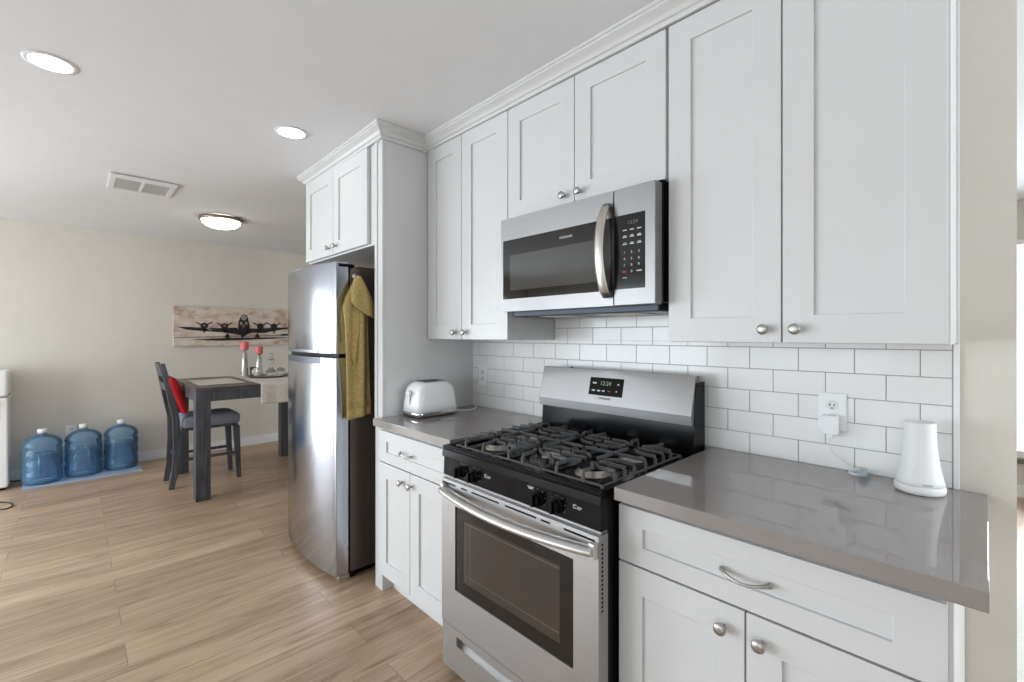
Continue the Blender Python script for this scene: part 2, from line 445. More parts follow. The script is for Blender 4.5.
window(5, 'Y', YB, 0.85, 2.85, .65, 2.15, 'added fill window behind the camera at right')  # opening added to carry the back right fill
window(6, 'X', XL, -4.95, -2.95, .05, 2.12, 'added fill window left of the frame')  # opening added to give the dining area more light
window(3, 'X', XR, -.65, 1.25, .85, 2.15, 'added fill window in the unseen side wall')  # opening added and placed for light on the end panel
window(4, 'Y', YF, 0.3, 2.3, .33, 2.15, 'bright living room window past the wall end')
struct(B(0.24, 2.36, YF - .05, YF, .285, .33).build('trim_1', mat('sill_grey', (120, 116, 110), .6), None, .004), 'grey sill under the living room window', 'sill')
struct(B(XL, XL + .014, -2.9, YF, 0, .1).build('baseboard_far', M_trim, None, .003), 'white baseboard along the dining wall', 'baseboard')
struct(B(XL + .014, XR, YF - .014, YF, 0, .1).build('baseboard_living', M_trim, None, .003), 'white baseboard under the living room window', 'baseboard')
struct(B(XL + .014, -5.35, YB, YB + .014, 0, .1).box(-2.15, XR, YB, YB + .014, 0, .1).build('baseboard_back', M_trim, None, .003), 'white baseboard behind the camera', 'baseboard')
tag(B(.25, 2.6, .35, 1.69, 0, .025).build('shag_rug', M_rug, None, .01), 'white shag rug on the floor past the wall end', 'rug')

# ------------------------------------------------------------------ cabinet hardware and fronts
def knob(parent, x, z, yf):
    return MB().lathe([(.0045, 0), (.0045, .009), (.009, .013), (.0145, .019), (.0155, .024), (.0135, .028), (.006, .030), (0, .0302)], (x, yf, z), (0, -1, 0), 24).build('knob', M_nickel, parent)
def pull(parent, xc, z, yf, half=.05):
    m = MB(); pts = []; r = []
    for i in range(13):
        t = i / 12; x = xc + (2 * t - 1) * half
        pts.append((x, yf - .004 - .024 * math.sin(PI * t) ** .7, z - .006 * math.sin(PI * t))); r.append(.0035 + .0025 * abs(2 * t - 1) ** 3)
    m.tube(pts, r, 8)
    for s in (-1, 1): m.lathe([(.0075, 0), (.0075, .004), (.004, .007)], (xc + s * half, yf, z), (0, -1, 0), 12)
    return m.build('handle', M_nickel, parent)
def door(parent, x0, x1, z0, z1, yf, kx=None, kz=None, sw=.076):
    d = MB().shaker(x0, x1, z0, z1, yf, .02, sw, sw).build('door', M_cab, parent, .0015)
    if kx is not None: knob(d, kx, kz, yf)
    return d

YU = -.33                              # front of the upper doors
def upper(label, x0, x1, z0, z1, doors, kz, name='wall_cabinet'):
    t = thing(name, ((x0 + x1) / 2, -.15, z0), label, 'cabinet')
    B(x0, x1, YU + .0205, -.001, z0, z1).build('carcass', M_cab, t, .0012)
    for (a, b, k) in doors: door(t, a, b, z0 + .002, 2.386, YU, k, kz)
    return t
upper('tall white two-door wall cabinet above the toaster', -1.446, -.782, 1.322, 2.392, [(-1.442, -1.133, -1.182), (-1.129, -.784, -1.096)], 1.360)
upper('short white two-door wall cabinet above the microwave', -.781, .003, 1.874, 2.392, [(-.779, -.394, -.443), (-.390, -.001, -.362)], 1.914)
upper('widest white wall cabinet at the right end of the counter', .006, .696, 1.322, 2.392, [(.010, .349, .308), (.353, .692, .388)], 1.362)

# fridge-top cabinet, its tall end panel
t = thing('fridge_cabinet', (-2.0, -.3, 1.83), 'short deep white two-door cabinet above the fridge', 'cabinet')
B(-2.482, -1.526, -.609, .008, 1.832, 2.375).build('carcass', M_cab, t, .0012)
door(t, -2.479, -2.030, 1.842, 2.366, -.63, -2.082, 1.886)
door(t, -2.026, -1.580, 1.842, 2.366, -.63, -1.976, 1.886)
t = thing('end_panel', (-1.49, -.3, 0), 'tall white fridge end panel between fridge and toaster counter', 'cabinet panel')
B(-1.467, -1.448, -.588, .008, 0, 2.392).build('panel', M_cab, t, .001)
MB().box(-1.524, -1.448, -.608, -.589, 0, 2.392).box(-1.524, -1.498, -.613, -.608, 0.9, 2.39).build('filler_post', M_cab, t, .001)

# crown moulding: one run over the fridge cabinet with its return, one over the wall cabinets
def crown(m, path, closed=False):
    """path: list of (x, y, outward_normal_miter xy, base z, top z)"""
    prof = [(0.0, 0.0), (.012, 0.0), (.012, .016), (.020, .020), (.030, .034), (.046, .046), (.052, .050), (.052, .060), (.058, .062), (.058, .075), (0.0, .075)]
    rings = []
    for (x, y, nx, ny, zb, zt) in path:
        k = (zt - zb) / .075
        rings.append([m.bm.verts.new((x + nx * a, y + ny * a, zb + b * k)) for a, b in prof])
    for a, b in zip(rings, rings[1:]):
        for i in range(len(prof)):
            j = (i + 1) % len(prof); m.bm.faces.new((a[i], a[j], b[j], b[i]))
    m.bm.faces.new(rings[0]); m.bm.faces.new(rings[-1][::-1])
m = MB()
crown(m, [(-2.484, .008, -1, 0, 2.366, ceil_z(-2.49) - .0005), (-2.484, -.612, -1, -1, 2.366, ceil_z(-2.49) - .0005), (-1.447, -.612, 1, -1, 2.376, ceil_z(-1.44) - .0005), (-1.447, -.332, 1, 0, 2.376, ceil_z(-1.44) - .0005)])
struct(m.build('trim_2', M_cab), 'white crown moulding above the fridge cabinet', 'moulding')
m = MB()
crown(m, [(-1.4465, -.329, 0, -1, 2.386, ceil_z(-1.44) - .0005), (.697, -.329, 1, -1, 2.390, ceil_z(.69) - .0005), (.697, .0085, 1, 0, 2.390, ceil_z(.69) - .0005)])
struct(m.build('trim_3', M_cab), 'white crown moulding above the wall cabinets', 'moulding')
m = MB().box(-1.446, .696, -.3285, .0, 2.3925, 2.398).box(-1.446, .696, -.31, .0, 2.398, 2.442)
struct(m.build('trim_4', M_cab), 'filler strip behind the crown moulding', 'trim')

# ------------------------------------------------------------------ tile backsplash
TL, TH, Z0 = .155, .0785, .9096
t = thing('tile_backsplash', (-.4, 0, .914), 'white glossy subway tile backsplash with grey grout lines', 'backsplash')
m = MB(); g = .0012
regs = [(-1.4475, .687, .9145, 1.3215), (-.781, .0045, 1.3215, 1.62)]
outl = []
for (rx0, rx1, rz0, rz1) in regs:
    for r in range(0, 10):
        z0 = max(Z0 + r * TH + g, rz0); z1 = min(Z0 + (r + 1) * TH - g, rz1)
        if z1 - z0 < .004: continue
        for i in range(-12, 8):
            x0 = max((i + (.5 if r % 2 else 0)) * TL + g, rx0); x1 = min((i + 1 + (.5 if r % 2 else 0)) * TL - g, rx1)
            if x1 - x0 < .004: continue
            m.box(x0, x1, 0.0, .0075, z0, z1)
m.build('tiles', M_tile, t, .0012, 2)
MB().box(-1.4475, .690, .0022, .0098, .9145, 1.3215).box(-.781, .0045, .0022, .0098, 1.3215, 1.62).build('grout', M_grout, t)
B(.6895, .702, -.004, .0098, .9145, 1.3205).build('edge_trim', M_trim, t, .001)
struct(B(.6965, .702, -.004, .0098, 1.3215, 2.39).build('trim_5', M_trim, None, .001), 'thin white edge trim beside the widest wall cabinet', 'trim')

# ------------------------------------------------------------------ base cabinets and counters
YD = -.63
def base(label, x0, x1, dr, doors, kz, px):
    t = thing('base_cabinet', ((x0 + x1) / 2, -.3, 0), label, 'cabinet')
    B(x0, x1, YD + .0205, .008, .105, .876).build('carcass', M_cab, t, .001)
    B(x0, x1, -.55, .0, 0, .105).build('toe_kick', M_cab, t)
    d = MB().shaker(dr[0], dr[1], .694, .853, YD, .02, .077, .053).build('drawer', M_cab, t, .0015)
    pull(d, px, .772, YD, .053)
    for (a, b, k) in doors:
        q = MB().shaker(a, b, .108, .688, YD, .02, .076, .076).build('door', M_cab, t, .0015); knob(q, k, kz, YD)
    return t
base('narrow white base cabinet below the toaster', -1.447, -.787, (-1.444, -.79), [(-1.444, -1.142, -1.206), (-1.138, -.79, -1.122)], .632, -1.170)
base('wide white base cabinet right of the gas range', .004 + .002, .712, (.009, .704), [(.009, .355, .306), (.359, .704, .392)], .634, .357)
tag(B(-1.4472, -.776, -.662, -.0005, .877, .914).build('countertop', M_quartz, None, .002), 'short grey quartz countertop under the toaster', 'countertop')
tag(B(.020, .757, -.672, -.0005, .877, .914).build('countertop', M_quartz, None, .002), 'long grey quartz countertop right of the range', 'countertop')

# ------------------------------------------------------------------ gas range
RX0, RX1 = -.767, .000
rg = thing('gas_range', (-.38, -.35, 0), 'stainless and black gas range with open oven window below', 'stove')
rg['label'] = 'freestanding stainless and black gas range between the two countertops'
B(RX0 + .004, RX1 - .002, -.672, -.02, .03, .886).build('body', M_blackm, rg, .003)
for x in (RX0 + .05, RX1 - .05):
    for y in (-.62, -.08): MB().lathe([(.018, 0), (.018, .03)], (x, y, 0), (0, 0, 1), 16).build('foot', M_blackm, rg)
# cooktop tray: rim around a sunken well
m = MB()
m.box(RX0, RX1, -.11, -.02, .888, .904)
m.box(RX0, RX1, -.705, -.685, .888, .903)
m.box(RX0, RX0 + .03, -.685, -.11, .888, .903); m.box(RX1 - .008, RX1, -.685, -.11, .888, .903)
m.box(RX0 + .03, RX1 - .008, -.685, -.11, .8865, .893)
m.build('cooktop', M_black, rg, .003)
# sloped control panel with a crease
m = MB().prism([(RX0, -.705, .888), (RX0, -.708, .860), (RX0, -.698, .856), (RX0, -.700, .787), (RX0, -.673, .787), (RX0, -.673, .888)], (RX1 - RX0, 0, 0))
cp = m.build('control_panel', M_black, rg, .0015)
def rknob(x, lab):
    z = .818
    k = MB().lathe([(.024, 0), (.024, .004), (.0195, .007), (.018, .022), (.016, .024), (0, .0242)], (x, -.699, z), (0, -1, 0), 28)
    k.box(x - .005, x + .005, -.734, -.722, z - .018, z + .018)
    kn = k.build('knob', M_blackm, rg, .0012)
    d = MB()
    for i in range(7):
        a = -2.2 + i * .7
        d.lathe([(.0016, 0), (.0016, .0006)], (x + .031 * math.sin(a), -.6995, z + .031 * math.cos(a)), (0, -1, 0), 8)
    d.build('dial_marks', M_printd, kn)
    return kn
for x in (-.652, -.572, -.246, -.166): rknob(x, 0)
for x in (-.512, -.104):
    m = MB()
    m.box(x, x + .002, -.7003, -.6985, .828, .839)
    m.box(x + .002, x + .011, -.7003, -.6985, .837, .839); m.box(x + .002, x + .011, -.7003, -.6985, .828, .830)
    m.box(x + .014, x + .032, -.7003, -.6985, .833, .835); m.box(x + .014, x + .028, -.7003, -.6985, .828, .830)
    m.build('burner_print', M_print, cp)
MB().box(-.296, -.266, -.7003, -.6985, .848, .850).box(-.290, -.272, -.7003, -.6985, .842, .846).build('ignite_print', M_print, cp)
# oven door
DY = -.722
m = MB()
wx0, wx1, wz0, wz1 = -.661, -.086, .365, .688
DX0, DX1, DZ0, DZ1 = -.748, .003, .219, .780
m.box(DX0, wx0, DY, -.676, DZ0, DZ1).box(wx1, DX1, DY, -.676, DZ0, DZ1)
m.box(wx0, wx1, DY, -.676, DZ0, wz0).box(wx0, wx1, DY, -.676, wz1, DZ1)
od = m.build('oven_door', M_steel, rg, 0)
# vent strip between panel and door
B(RX0 + .004, RX1 - .002, -.703, -.673, .7805, .7868).build('vent_strip', M_steel, rg)
m = MB()
for (a, b) in ((-.742, -.658), (-.623, -.588), (-.56, -.41), (-.38, -.235), (-.215, -.177), (-.122, -.010)): m.box(a, b, DY - .0006, DY + .001, .763, .769)
m.build('vent_slots', M_blackm, od)
m = MB()
for i in range(16): m.box(DX1 - .0006, DX1 + .0004, -.708, -.700, .75 - i * .0125, .757 - i * .0125)
m.build('side_perforations', M_blackm, od)
win = MB()
wy = DY + .004
win.box(wx0, wx1, wy, wy + .004, wz0, wz0 + .045).box(wx0, wx1, wy, wy + .004, wz1 - .04, wz1)
win.box(wx0, wx0 + .045, wy, wy + .004, wz0 + .045, wz1 - .04).box(wx1 - .055, wx1, wy, wy + .004, wz0 + .045, wz1 - .04)
win.build('window_border', mat('oven_border', (24, 20, 18), .08), od)
B(wx0 + .045, wx1 - .055, wy + .001, wy + .005, wz0 + .045, wz1 - .04).build('window', mat('oven_glass', (64, 56, 50), .06, 0, .06), od)
B(wx0, wx1, wy + .006, -.677, wz0, wz1).build('inner_glass', M_blackm, od)
m = MB()
for i in range(8):
    a = .45 + i * .0
rackz = .44
m.box(wx0 + .05, wx1 - .06, wy + .0004, wy + .001, rackz, rackz + .0025)
m.box(wx0 + .05, wx1 - .06, wy + .0004, wy + .001, wz1 - .052, wz1 - .050).box(wx0 + .056, wx0 + .058, wy + .0004, wy + .001, wz0 + .05, wz1 - .05).box(wx0 + .085, wx0 + .087, wy + .0004, wy + .001, wz0 + .05, wz1 - .05)
m.build('rack', mat('rack_steel', (120, 112, 104), .4, .6), od)
# bowed door handle
m = MB(); pts = []; rr = []
for i in range(25):
    tt = i / 24; x = -.722 + tt * .716
    pts.append((x, DY - .012 - .042 * (math.sin(PI * tt)) ** .8, .742 - .006 * math.sin(PI * tt))); rr.append(.0235)
m.tube(pts, rr, 16, flat=.62)
for x in (-.722, -.008): m.box(x - .010, x + .010, DY - .020, DY - .0002, .720, .764)
m.build('handle', mat('handle_steel', (212, 210, 208), .36, .85, .02), od, .003)
# drawer with a long finger recess
m = MB()
dz0, dz1 = .045, .213; sx0, sx1, sz0, sz1 = -.658, -.088, .150, .186
m.box(DX0, sx0, DY + .004, -.676, dz0, dz1).box(sx1, DX1, DY + .004, -.676, dz0, dz1)
m.box(sx0, sx1, DY + .004, -.676, dz0, sz0).box(sx0, sx1, DY + .004, -.676, sz1, dz1)
dw = m.build('drawer', M_steel, rg, 0)
MB().hexa([(sx0, -.690, sz0), (sx1, -.690, sz0), (sx1, -.677, sz0), (sx0, -.677, sz0), (sx0, -.700, sz1), (sx1, -.700, sz1), (sx1, -.677, sz1), (sx0, -.677, sz1)]).build('finger_recess', mat('recess_steel', (205, 204, 202), .35, .6), dw)
# backguard: black riser + stainless fascia leaning out + side cheeks
m = MB().prism([(RX0, -.02, .905), (RX0, -.112, .905), (RX0, -.104, 1.035), (RX0, -.088, 1.165), (RX0, -.02, 1.165)], (RX1 - RX0, 0, 0))
bg = m.build('backguard', M_black, rg, .002)
m = MB().prism([(RX0 - .001, -.093, 1.191), (RX0 - .001, -.128, 1.052), (RX0 - .001, -.130, 1.044), (RX0 - .001, -.125, 1.006), (RX0 - .001, -.106, 1.006), (RX0 - .001, -.090, 1.168), (RX0 - .001, -.06, 1.168), (RX0 - .001, -.06, 1.191)], (RX1 - RX0 - .003, 0, 0))
fc = m.build('fascia', M_steeld, rg, .0012)
def fascia_pt(x, z, d=.0008):
    k = (z - 1.052) / (1.191 - 1.052); return (x, -.128 + .035 * k - d, z)
def fascia_quad(m, x0, x1, z0, z1, d0, d1):
    m.hexa([fascia_pt(x0, z0, d1), fascia_pt(x1, z0, d1), fascia_pt(x1, z0, d0), fascia_pt(x0, z0, d0), fascia_pt(x0, z1, d1), fascia_pt(x1, z1, d1), fascia_pt(x1, z1, d0), fascia_pt(x0, z1, d0)])
m = MB(); fascia_quad(m, -.478, -.306, 1.082, 1.158, -.002, .002)
disp = m.build('display', M_black, rg, .001)
TILT = Euler((PI / 2 - .247, 0, 0))
text_mesh('clock_digits', '12:24', .026, M_led, disp, fascia_pt(-.394, 1.134, .0026), TILT)
for (x, z, wd) in ((-.462, 1.134, .02), (-.334, 1.134, .008), (-.462, 1.102, .016), (-.434, 1.102, .016), (-.408, 1.102, .013), (-.338, 1.104, .005)):
    m = MB(); fascia_quad(m, x, x + wd, z - .003, z + .003, .0019, .0026); m.build('button_print', M_print, disp)
m = MB(); fascia_quad(m, -.380, -.366, 1.101, 1.105, .0019, .0026); m.build('cancel_print', M_red, disp)
text_mesh('brand_lettering', 'FRIGIDAIRE', .0125, M_printd, fc, fascia_pt(-.392, 1.070, .0008), TILT)
B(-.606, -.600, -.085, -.077, 1.1912, 1.196).build('vent_screw', M_blackm, fc)
# burners
def burner(x, y, r, oval=1.0):
    b = MB().lathe([(r * 1.25, 0), (r * 1.2, .006), (r, .010), (r, .020), (r * .95, .021)], (x, y, .8932), (0, 0, 1), 32, sy=oval).build('burner', M_alu, rg)
    MB().lathe([(r * .97, 0), (r * .97, .007), (r * .85, .0105), (0, .011)], (x, y, .9145), (0, 0, 1), 32, sy=oval).build('burner_cap', M_blackm, b)
GY0, GY1, GYM = -.676, -.190, -.436
CYF, CYB = -.558, -.318
gw = [(-.708, -.490), (-.480, -.268), (-.258, -.016)]
for gi, (a, b) in enumerate(gw):
    cx = (a + b) / 2
    if gi == 1: burner(cx, GYM, .034, 2.4)
    else: burner(cx, CYF, .048 if gi == 2 else .042); burner(cx, CYB, .040 if gi == 2 else .034)
def grate(x0, x1, centre):
    m = MB(); zt = .938; zb = .9085; w_ = .0095; h = .011
    y0, y1, ym = GY0, GY1, GYM; xm = (x0 + x1) / 2
    for (p, q) in (((x0, y0), (x1, y0)), ((x1, y0), (x1, y1)), ((x1, y1), (x0, y1)), ((x0, y1), (x0, y0))):
        m.bar((p[0], p[1], zb), (q[0], q[1], zb), .007, .006)                  # thin foot rail
    for (p, q) in ((x0, y0), (x1, y0), (x0, y1), (x1, y1), (x0, ym), (x1, ym)): m.box(p - .005, p + .005, q - .005, q + .005, .8935, zb)
    def finger(e, path):
        m.bar((e[0], e[1], zb - .003), (e[0], e[1], zt - h / 2), w_, w_)
        q = [(e[0], e[1])] + path
        for a, b in zip(q, q[1:]): m.bar((a[0], a[1], zt), (b[0], b[1], zt), w_, h)
    m.bar((x0, ym, zt), (x1, ym, zt), w_, h)
    for x in (x0, x1): m.bar((x, ym, zb), (x, ym, zt - h / 2), w_, w_)
    for (cy, ye, sg) in ((CYF, y0, 1), (CYB, y1, -1)):
        Rr = .026
        for sd, ex in ((-1, x0), (1, x1)):
            finger((ex, cy), [(xm + sd * Rr, cy)])
            finger((ex, cy - .054), [(xm + sd * .060, cy - .054), (xm + sd * Rr, cy - .024)])
            finger((ex, cy + .054), [(xm + sd * .060, cy + .054), (xm + sd * Rr, cy + .024)])
        for kx in ((-.052, .052) if not centre else (-.034, .034)):
            finger((xm + kx, ye), [(xm + kx, ye + sg * .050), (xm + kx * .42, cy - sg * .034)])
        m.bar((xm, ym, zt), (xm, cy + sg * Rr, zt), w_, h)
    return m.build('grate', M_iron, rg, .0018, 1)
for i, (a, b) in enumerate(gw): grate(a, b, i == 1)

# ------------------------------------------------------------------ microwave
MX0, MX1, MZ0, MZ1, MY = -.748, .000, 1.449, 1.856, -.402
mw = thing('microwave', (-.38, -.2, MZ0), 'stainless over-the-range microwave hanging under the short wall cabinet', 'microwave')
MB().box(MX0 + .006, MX1 + .001, MY + .050, -.002, MZ0 + .006, MZ1 + .014).build('body', M_black, mw, .003)
B(MX0 + .02, MX1 - .02, MY + .06, -.01, MZ0 - .022, MZ0 + .006).build('vent_underside', mat('vent_blue_grey', (52, 57, 64), .35, .6), mw, .004)
for x in (-.60, -.29): B(x, x + .17, -.30, -.13, MZ0 - .025, MZ0 - .0222).build('grease_filter', M_alu, mw, .001)
dx = -.160                              # seam between door and keypad side
gx0, gx1, gz0, gz1 = -.735, dx - .004, 1.503, 1.761
m = MB().box(MX0, gx0, MY, MY + .046, MZ0, MZ1).box(gx0, dx - .0015, MY, MY + .046, MZ0, gz0).box(gx0, dx - .0015, MY, MY + .046, gz1, MZ1).box(gx1, dx - .0015, MY, MY + .046, gz0, gz1)
md = m.build('door', M_steeld, mw)
B(gx0, gx1, MY + .0015, MY + .012, gz0, gz1).build('door_glass', M_glassb, md)
B(-.692, -.236, MY + .0008, MY + .0016, 1.540, 1.694).build('window', M_glassg, md, .0004)
text_mesh('brand_lettering', 'FRIGIDAIRE', .0125, M_print, md, (-.378, MY + .0010, 1.7265), FRONT)
m = MB().box(dx + .0015, MX1, MY, MY + .046, MZ0, MZ1)
kp = m.build('keypad_side', M_steeld, mw, .002)
pad = B(dx + .003, -.036, MY - .0012, MY + .004, 1.505, 1.762).build('keypad_glass', mat('keypad_black', (14, 15, 18), .1), kp, .001)
text_mesh('clock_digits', '12:24', .018, M_printd, pad, (-.083, MY - .0016, 1.7320), FRONT)
rows = [['1', '2', '3'], ['4', '5', '6'], ['7', '8', '9']]
for r, row in enumerate(rows):
    for k, ch in enumerate(row):
        text_mesh('key_digit', ch, .0125, M_print, pad, (-.115 + k * .028, MY - .0016, 1.6300 - r * .022), FRONT)
text_mesh('key_digit', '0', .0125, M_print, pad, (-.087, MY - .0016, 1.5640), FRONT)
for r, z in enumerate((1.7060, 1.6820, 1.6570)):
    for k in range(3):
        x = -.122 + k * .028; m = MB()
        m.box(x, x + .016, MY - .0016, MY - .0011, z, z + .0035)
        if r: m.box(x + .003, x + .014, MY - .0016, MY - .0011, z + .005, z + .0075)
        m.build('key_print', M_print, pad)
B(-.068, -.048, MY - .0016, MY - .0011, 1.5620, 1.5660).build('key_print', M_print, pad)
B(-.122, -.106, MY - .0016, MY - .0011, 1.5420, 1.5450).build('key_print', M_print, pad)
B(-.124, -.108, MY - .0016, MY - .0011, 1.5610, 1.5670).build('stop_print', M_red, pad)
m = MB(); pts = []
for i in range(17):
    a = i / 16; pts.append((-.183 - .004 * math.sin(PI * a), MY - .008 - .044 * math.sin(PI * a) ** .6, 1.482 + a * .325))
m.tube(pts, .019, 14, flat=.5)
m.build('handle', mat('handle_warm_steel', (205, 200, 194), .34, .95, .02), md)

# ------------------------------------------------------------------ fridge
FX0, FX1, FZ = -2.425, -1.664, 1.742
fr = thing('refrigerator', (-2.03, -.4, 0), 'tall stainless top-freezer fridge with curved doors in the alcove', 'refrigerator')
MB().box(FX0 + .008, FX1 - .004, -.684, -.06, .045, 1.715).build('body', M_fside, fr, .004)
MB().box(FX0 + .02, FX1 - .012, -.69, -.1, .02, .045).build('base_grille', M_blackm, fr)
for x in (FX0 + .06, FX1 - .05):
    for y in (-.66, -.14): MB().lathe([(.02, 0), (.02, .02)], (x, y, 0), (0, 0, 1), 16).build('foot', M_blackm, fr)
def fdoor(z0, z1):
    m = MB(); n = 24; front = []; yb = -.694; yc = -.763; bul = .040
    poly = [(FX1, yb), (FX0, yb)]
    for i in range(n + 1):
        u = i / n; x = FX0 + u * (FX1 - FX0); poly.append((x, yc - bul * (1 - (2 * u - 1) ** 2)))
    a = [m.bm.verts.new((x, y, z0)) for x, y in poly]; b = [m.bm.verts.new((x, y, z1)) for x, y in poly]
    N = len(poly); m.bm.faces.new(a[::-1]); m.bm.faces.new(b)
    for i in range(N):
        f = m.bm.faces.new((a[i], a[(i + 1) % N], b[(i + 1) % N], b[i]))
        if 2 <= i < N - 1: f.smooth = True
    return m
up = fdoor(1.243, FZ).build('freezer_door', M_fridge, fr, .003, 2, angle=.9)
lo = fdoor(.042, 1.222).build('fridge_door', M_fridge, fr, .003, 2, angle=.9)
B(FX0 + .012, FX1 - .008, -.745, -.6855, 1.223, 1.242).build('door_gasket', M_blackm, fr)
def curved_strip(z0, z1, u0, u1, out):
    m = MB(); n = 16; rows_ = []
    for i in range(n + 1):
        u = u0 + (u1 - u0) * i / n; x = FX0 + u * (FX1 - FX0); y = -.763 - .040 * (1 - (2 * u - 1) ** 2)
        rows_.append([m.bm.verts.new(p) for p in ((x, y - out, z0), (x, y - out, z1), (x, y + .012, z1), (x, y + .012, z0))])
    for a, b in zip(rows_, rows_[1:]):
        for k in range(4): m.bm.faces.new((a[k], b[k], b[(k + 1) % 4], a[(k + 1) % 4]))
    m.bm.faces.new(rows_[0][::-1]); m.bm.faces.new(rows_[-1])
    return m
curved_strip(1.246, 1.262, .0, .78, .003).build('handle_trim', mat('trim_steel_dark', (130, 132, 136), .3, 1.0), up)
curved_strip(1.184, 1.219, .03, .80, .0015).build('handle_recess', mat('recess_dark', (74, 78, 86), .35, .7), lo)
MB().box(FX1 - .09, FX1 + .002, -.75, -.66, 1.7155, 1.735).build('hinge_cover', M_blackm, fr, .004)
MB().box(FX1 - .06, FX1 + .004, -.752, -.690, .024, .0415).build('hinge_bracket', M_nickel, fr, .002)
MB().box(FX0 + .03, FX1 - .01, -.64, -.07, 1.7155, 1.728).build('top_cover', mat('fridge_top_brown', (104, 84, 70), .6, 0, .2, 30), fr, .003)

# magnetic hook and towel on the fridge side
hk = MB().lathe([(.020, 0), (.020, .006), (.012, .009), (0, .0092)], (FX1 - .0035, -.655, 1.668), (1, 0, 0), 20)
hk.tube([(FX1 + .004, -.655, 1.664), (FX1 + .016, -.655, 1.652), (FX1 + .026, -.655, 1.650), (FX1 + .032, -.655, 1.660), (FX1 + .031, -.655, 1.672)], .003, 8)
tag(hk.build('magnetic_hook', M_nickel), 'round metal magnetic hook on the fridge side above the towel', 'hook')
HX = FX1 + .027
tw = thing('hand_towel', (HX, -.655, 1.00), 'olive green terry towel hanging on the side of the fridge', 'towel')
def tow(u, v):
    zt = 1.658; zb = .885 + .02 * u
    ww = .022 + .125 * min(1, (v * 3.6)) ** .75 * (1 - .05 * v)
    yc = -.660 + .004 * v
    fold = math.sin(u * PI * 3.6 + .6) * .020 * min(1, v * 5) * (1 - .3 * v) + .008 * math.sin(u * 9 + v * 4)
    bump = .012 * math.sin(PI * min(1, v * 1.2))
    return Vector((HX + .002 + fold * .8 + bump, yc + (u - .5) * ww - .008 * math.sin(v * 5), zt - (zt - zb) * v - .02 * math.sin(PI * u) * (1 - v) * 0))
MB().grid(tow, 28, 50).build('body', M_towel, tw, solid=.007)
def flap(u, v):
    # doubled-over corner hanging in front: widens from the hook, ends in a slanting edge
    k = min(1, v * 1.6) ** .8
    y = -.660 + (u - .5) * (.020 + .105 * k) + .018 * v
    z = 1.664 - v * (.150 + .075 * u) - .012 * math.sin(PI * u) * v
    x = HX + .034 + .022 * math.sin(PI * min(1, v * .7)) - .020 * (2 * abs(u - .55)) ** 2 + .007 * math.sin(u * 8 + 1) * k
    return Vector((x, y, z))
MB().grid(flap, 20, 24).build('folded_corner', M_towel, tw, solid=.008)
def drape(u, v):
    # second layer falling on the side nearer the door
    k = min(1, v * 2.2) ** .8
    y = -.668 - .034 * k + (u - .5) * (.015 + .075 * k) * (1 - .55 * max(0, v - .5) * 2)
    z = 1.655 - v * (.48 - .14 * (1 - u))
    x = HX + .016 + .010 * math.sin(u * 7) * k + .008 * math.sin(PI * v)
    return Vector((x, y, z))
MB().grid(drape, 14, 30).build('side_drape', M_towel, tw, solid=.007)
def hem(u, v):
    p = tow(u, .885 + .045 * v); p.x += .006; return p
MB().grid(hem, 28, 4).build('woven_band', mat('olive_band', (170, 148, 90), .8, 0, .08, 200), tw, solid=.003)

# ------------------------------------------------------------------ toaster
ts = thing('toaster', (-1.345, -.375, .914), 'white two-slot toaster with chrome base on the left counter', 'toaster')
tx0, tx1, ty0, ty1, tz = -1.434, -1.258, -.510, -.246, .915
def tring(z, ix, iy, r, n=7):
    x0, x1, y0, y1 = tx0 + ix, tx1 - ix, ty0 + iy, ty1 - iy; out = []
    for (cx, cy, a0) in ((x1 - r, y1 - r, 0), (x0 + r, y1 - r, PI / 2), (x0 + r, y0 + r, PI), (x1 - r, y0 + r, 1.5 * PI)):
        for i in range(n): a = a0 + PI / 2 * i / (n - 1); out.append((cx + r * math.cos(a), cy + r * math.sin(a), z))
    return out
def loft(rings, smooth=True):
    m = MB(); rv = [[m.bm.verts.new(p) for p in r] for r in rings]; N = len(rings[0])
    for a, b in zip(rv, rv[1:]):
        for i in range(N):
            f = m.bm.faces.new((a[i], a[(i + 1) % N], b[(i + 1) % N], b[i])); f.smooth = smooth
    m.bm.faces.new(rv[0][::-1]); m.bm.faces.new(rv[-1]); return m
loft([tring(tz + .004, .004, .004, .028), tring(tz + .022, .001, .001, .03), tring(tz + .026, .003, .003, .03)]).build('base', M_chrome, ts)
for q in ((tx0 + .03, ty0 + .03), (tx1 - .03, ty0 + .03), (tx0 + .03, ty1 - .03), (tx1 - .03, ty1 - .03)):
    MB().lathe([(.009, 0), (.009, .004)], (q[0], q[1], .9142), (0, 0, 1), 12).build('foot', M_blackm, ts)
sh = [tring(tz + .0262, .002, .002, .032), tring(tz + .07, .003, .006, .034), tring(tz + .115, .006, .013, .036)]
for i in range(1, 9):
    a = i / 8 * PI / 2
    sh.append(tring(tz + .115 + .065 * math.sin(a), .006 + .030 * (1 - math.cos(a)), .013 + .052 * (1 - math.cos(a)), .036))
body = loft(sh).build('shell', M_plastic, ts)
m = MB()
B(tx0 + .038, tx1 - .038, ty0 + .060, ty1 - .060, tz + .1802, tz + .184).build('top_plate', M_chrome, ts, .001)
m.box(tx0 + .048, tx0 + .076, ty0 + .068, ty1 - .068, tz + .1842, tz + .1848).box(tx1 - .076, tx1 - .048, ty0 + .068, ty1 - .068, tz + .1842, tz + .1848)
m.build('slot', M_blackm, ts)
xm = (tx0 + tx1) / 2
B(xm - .004, xm + .004, ty0 + .0055, ty0 + .009, tz + .05, tz + .14).build('lever_track', mat('slot_grey', (150, 150, 150), .6), ts)
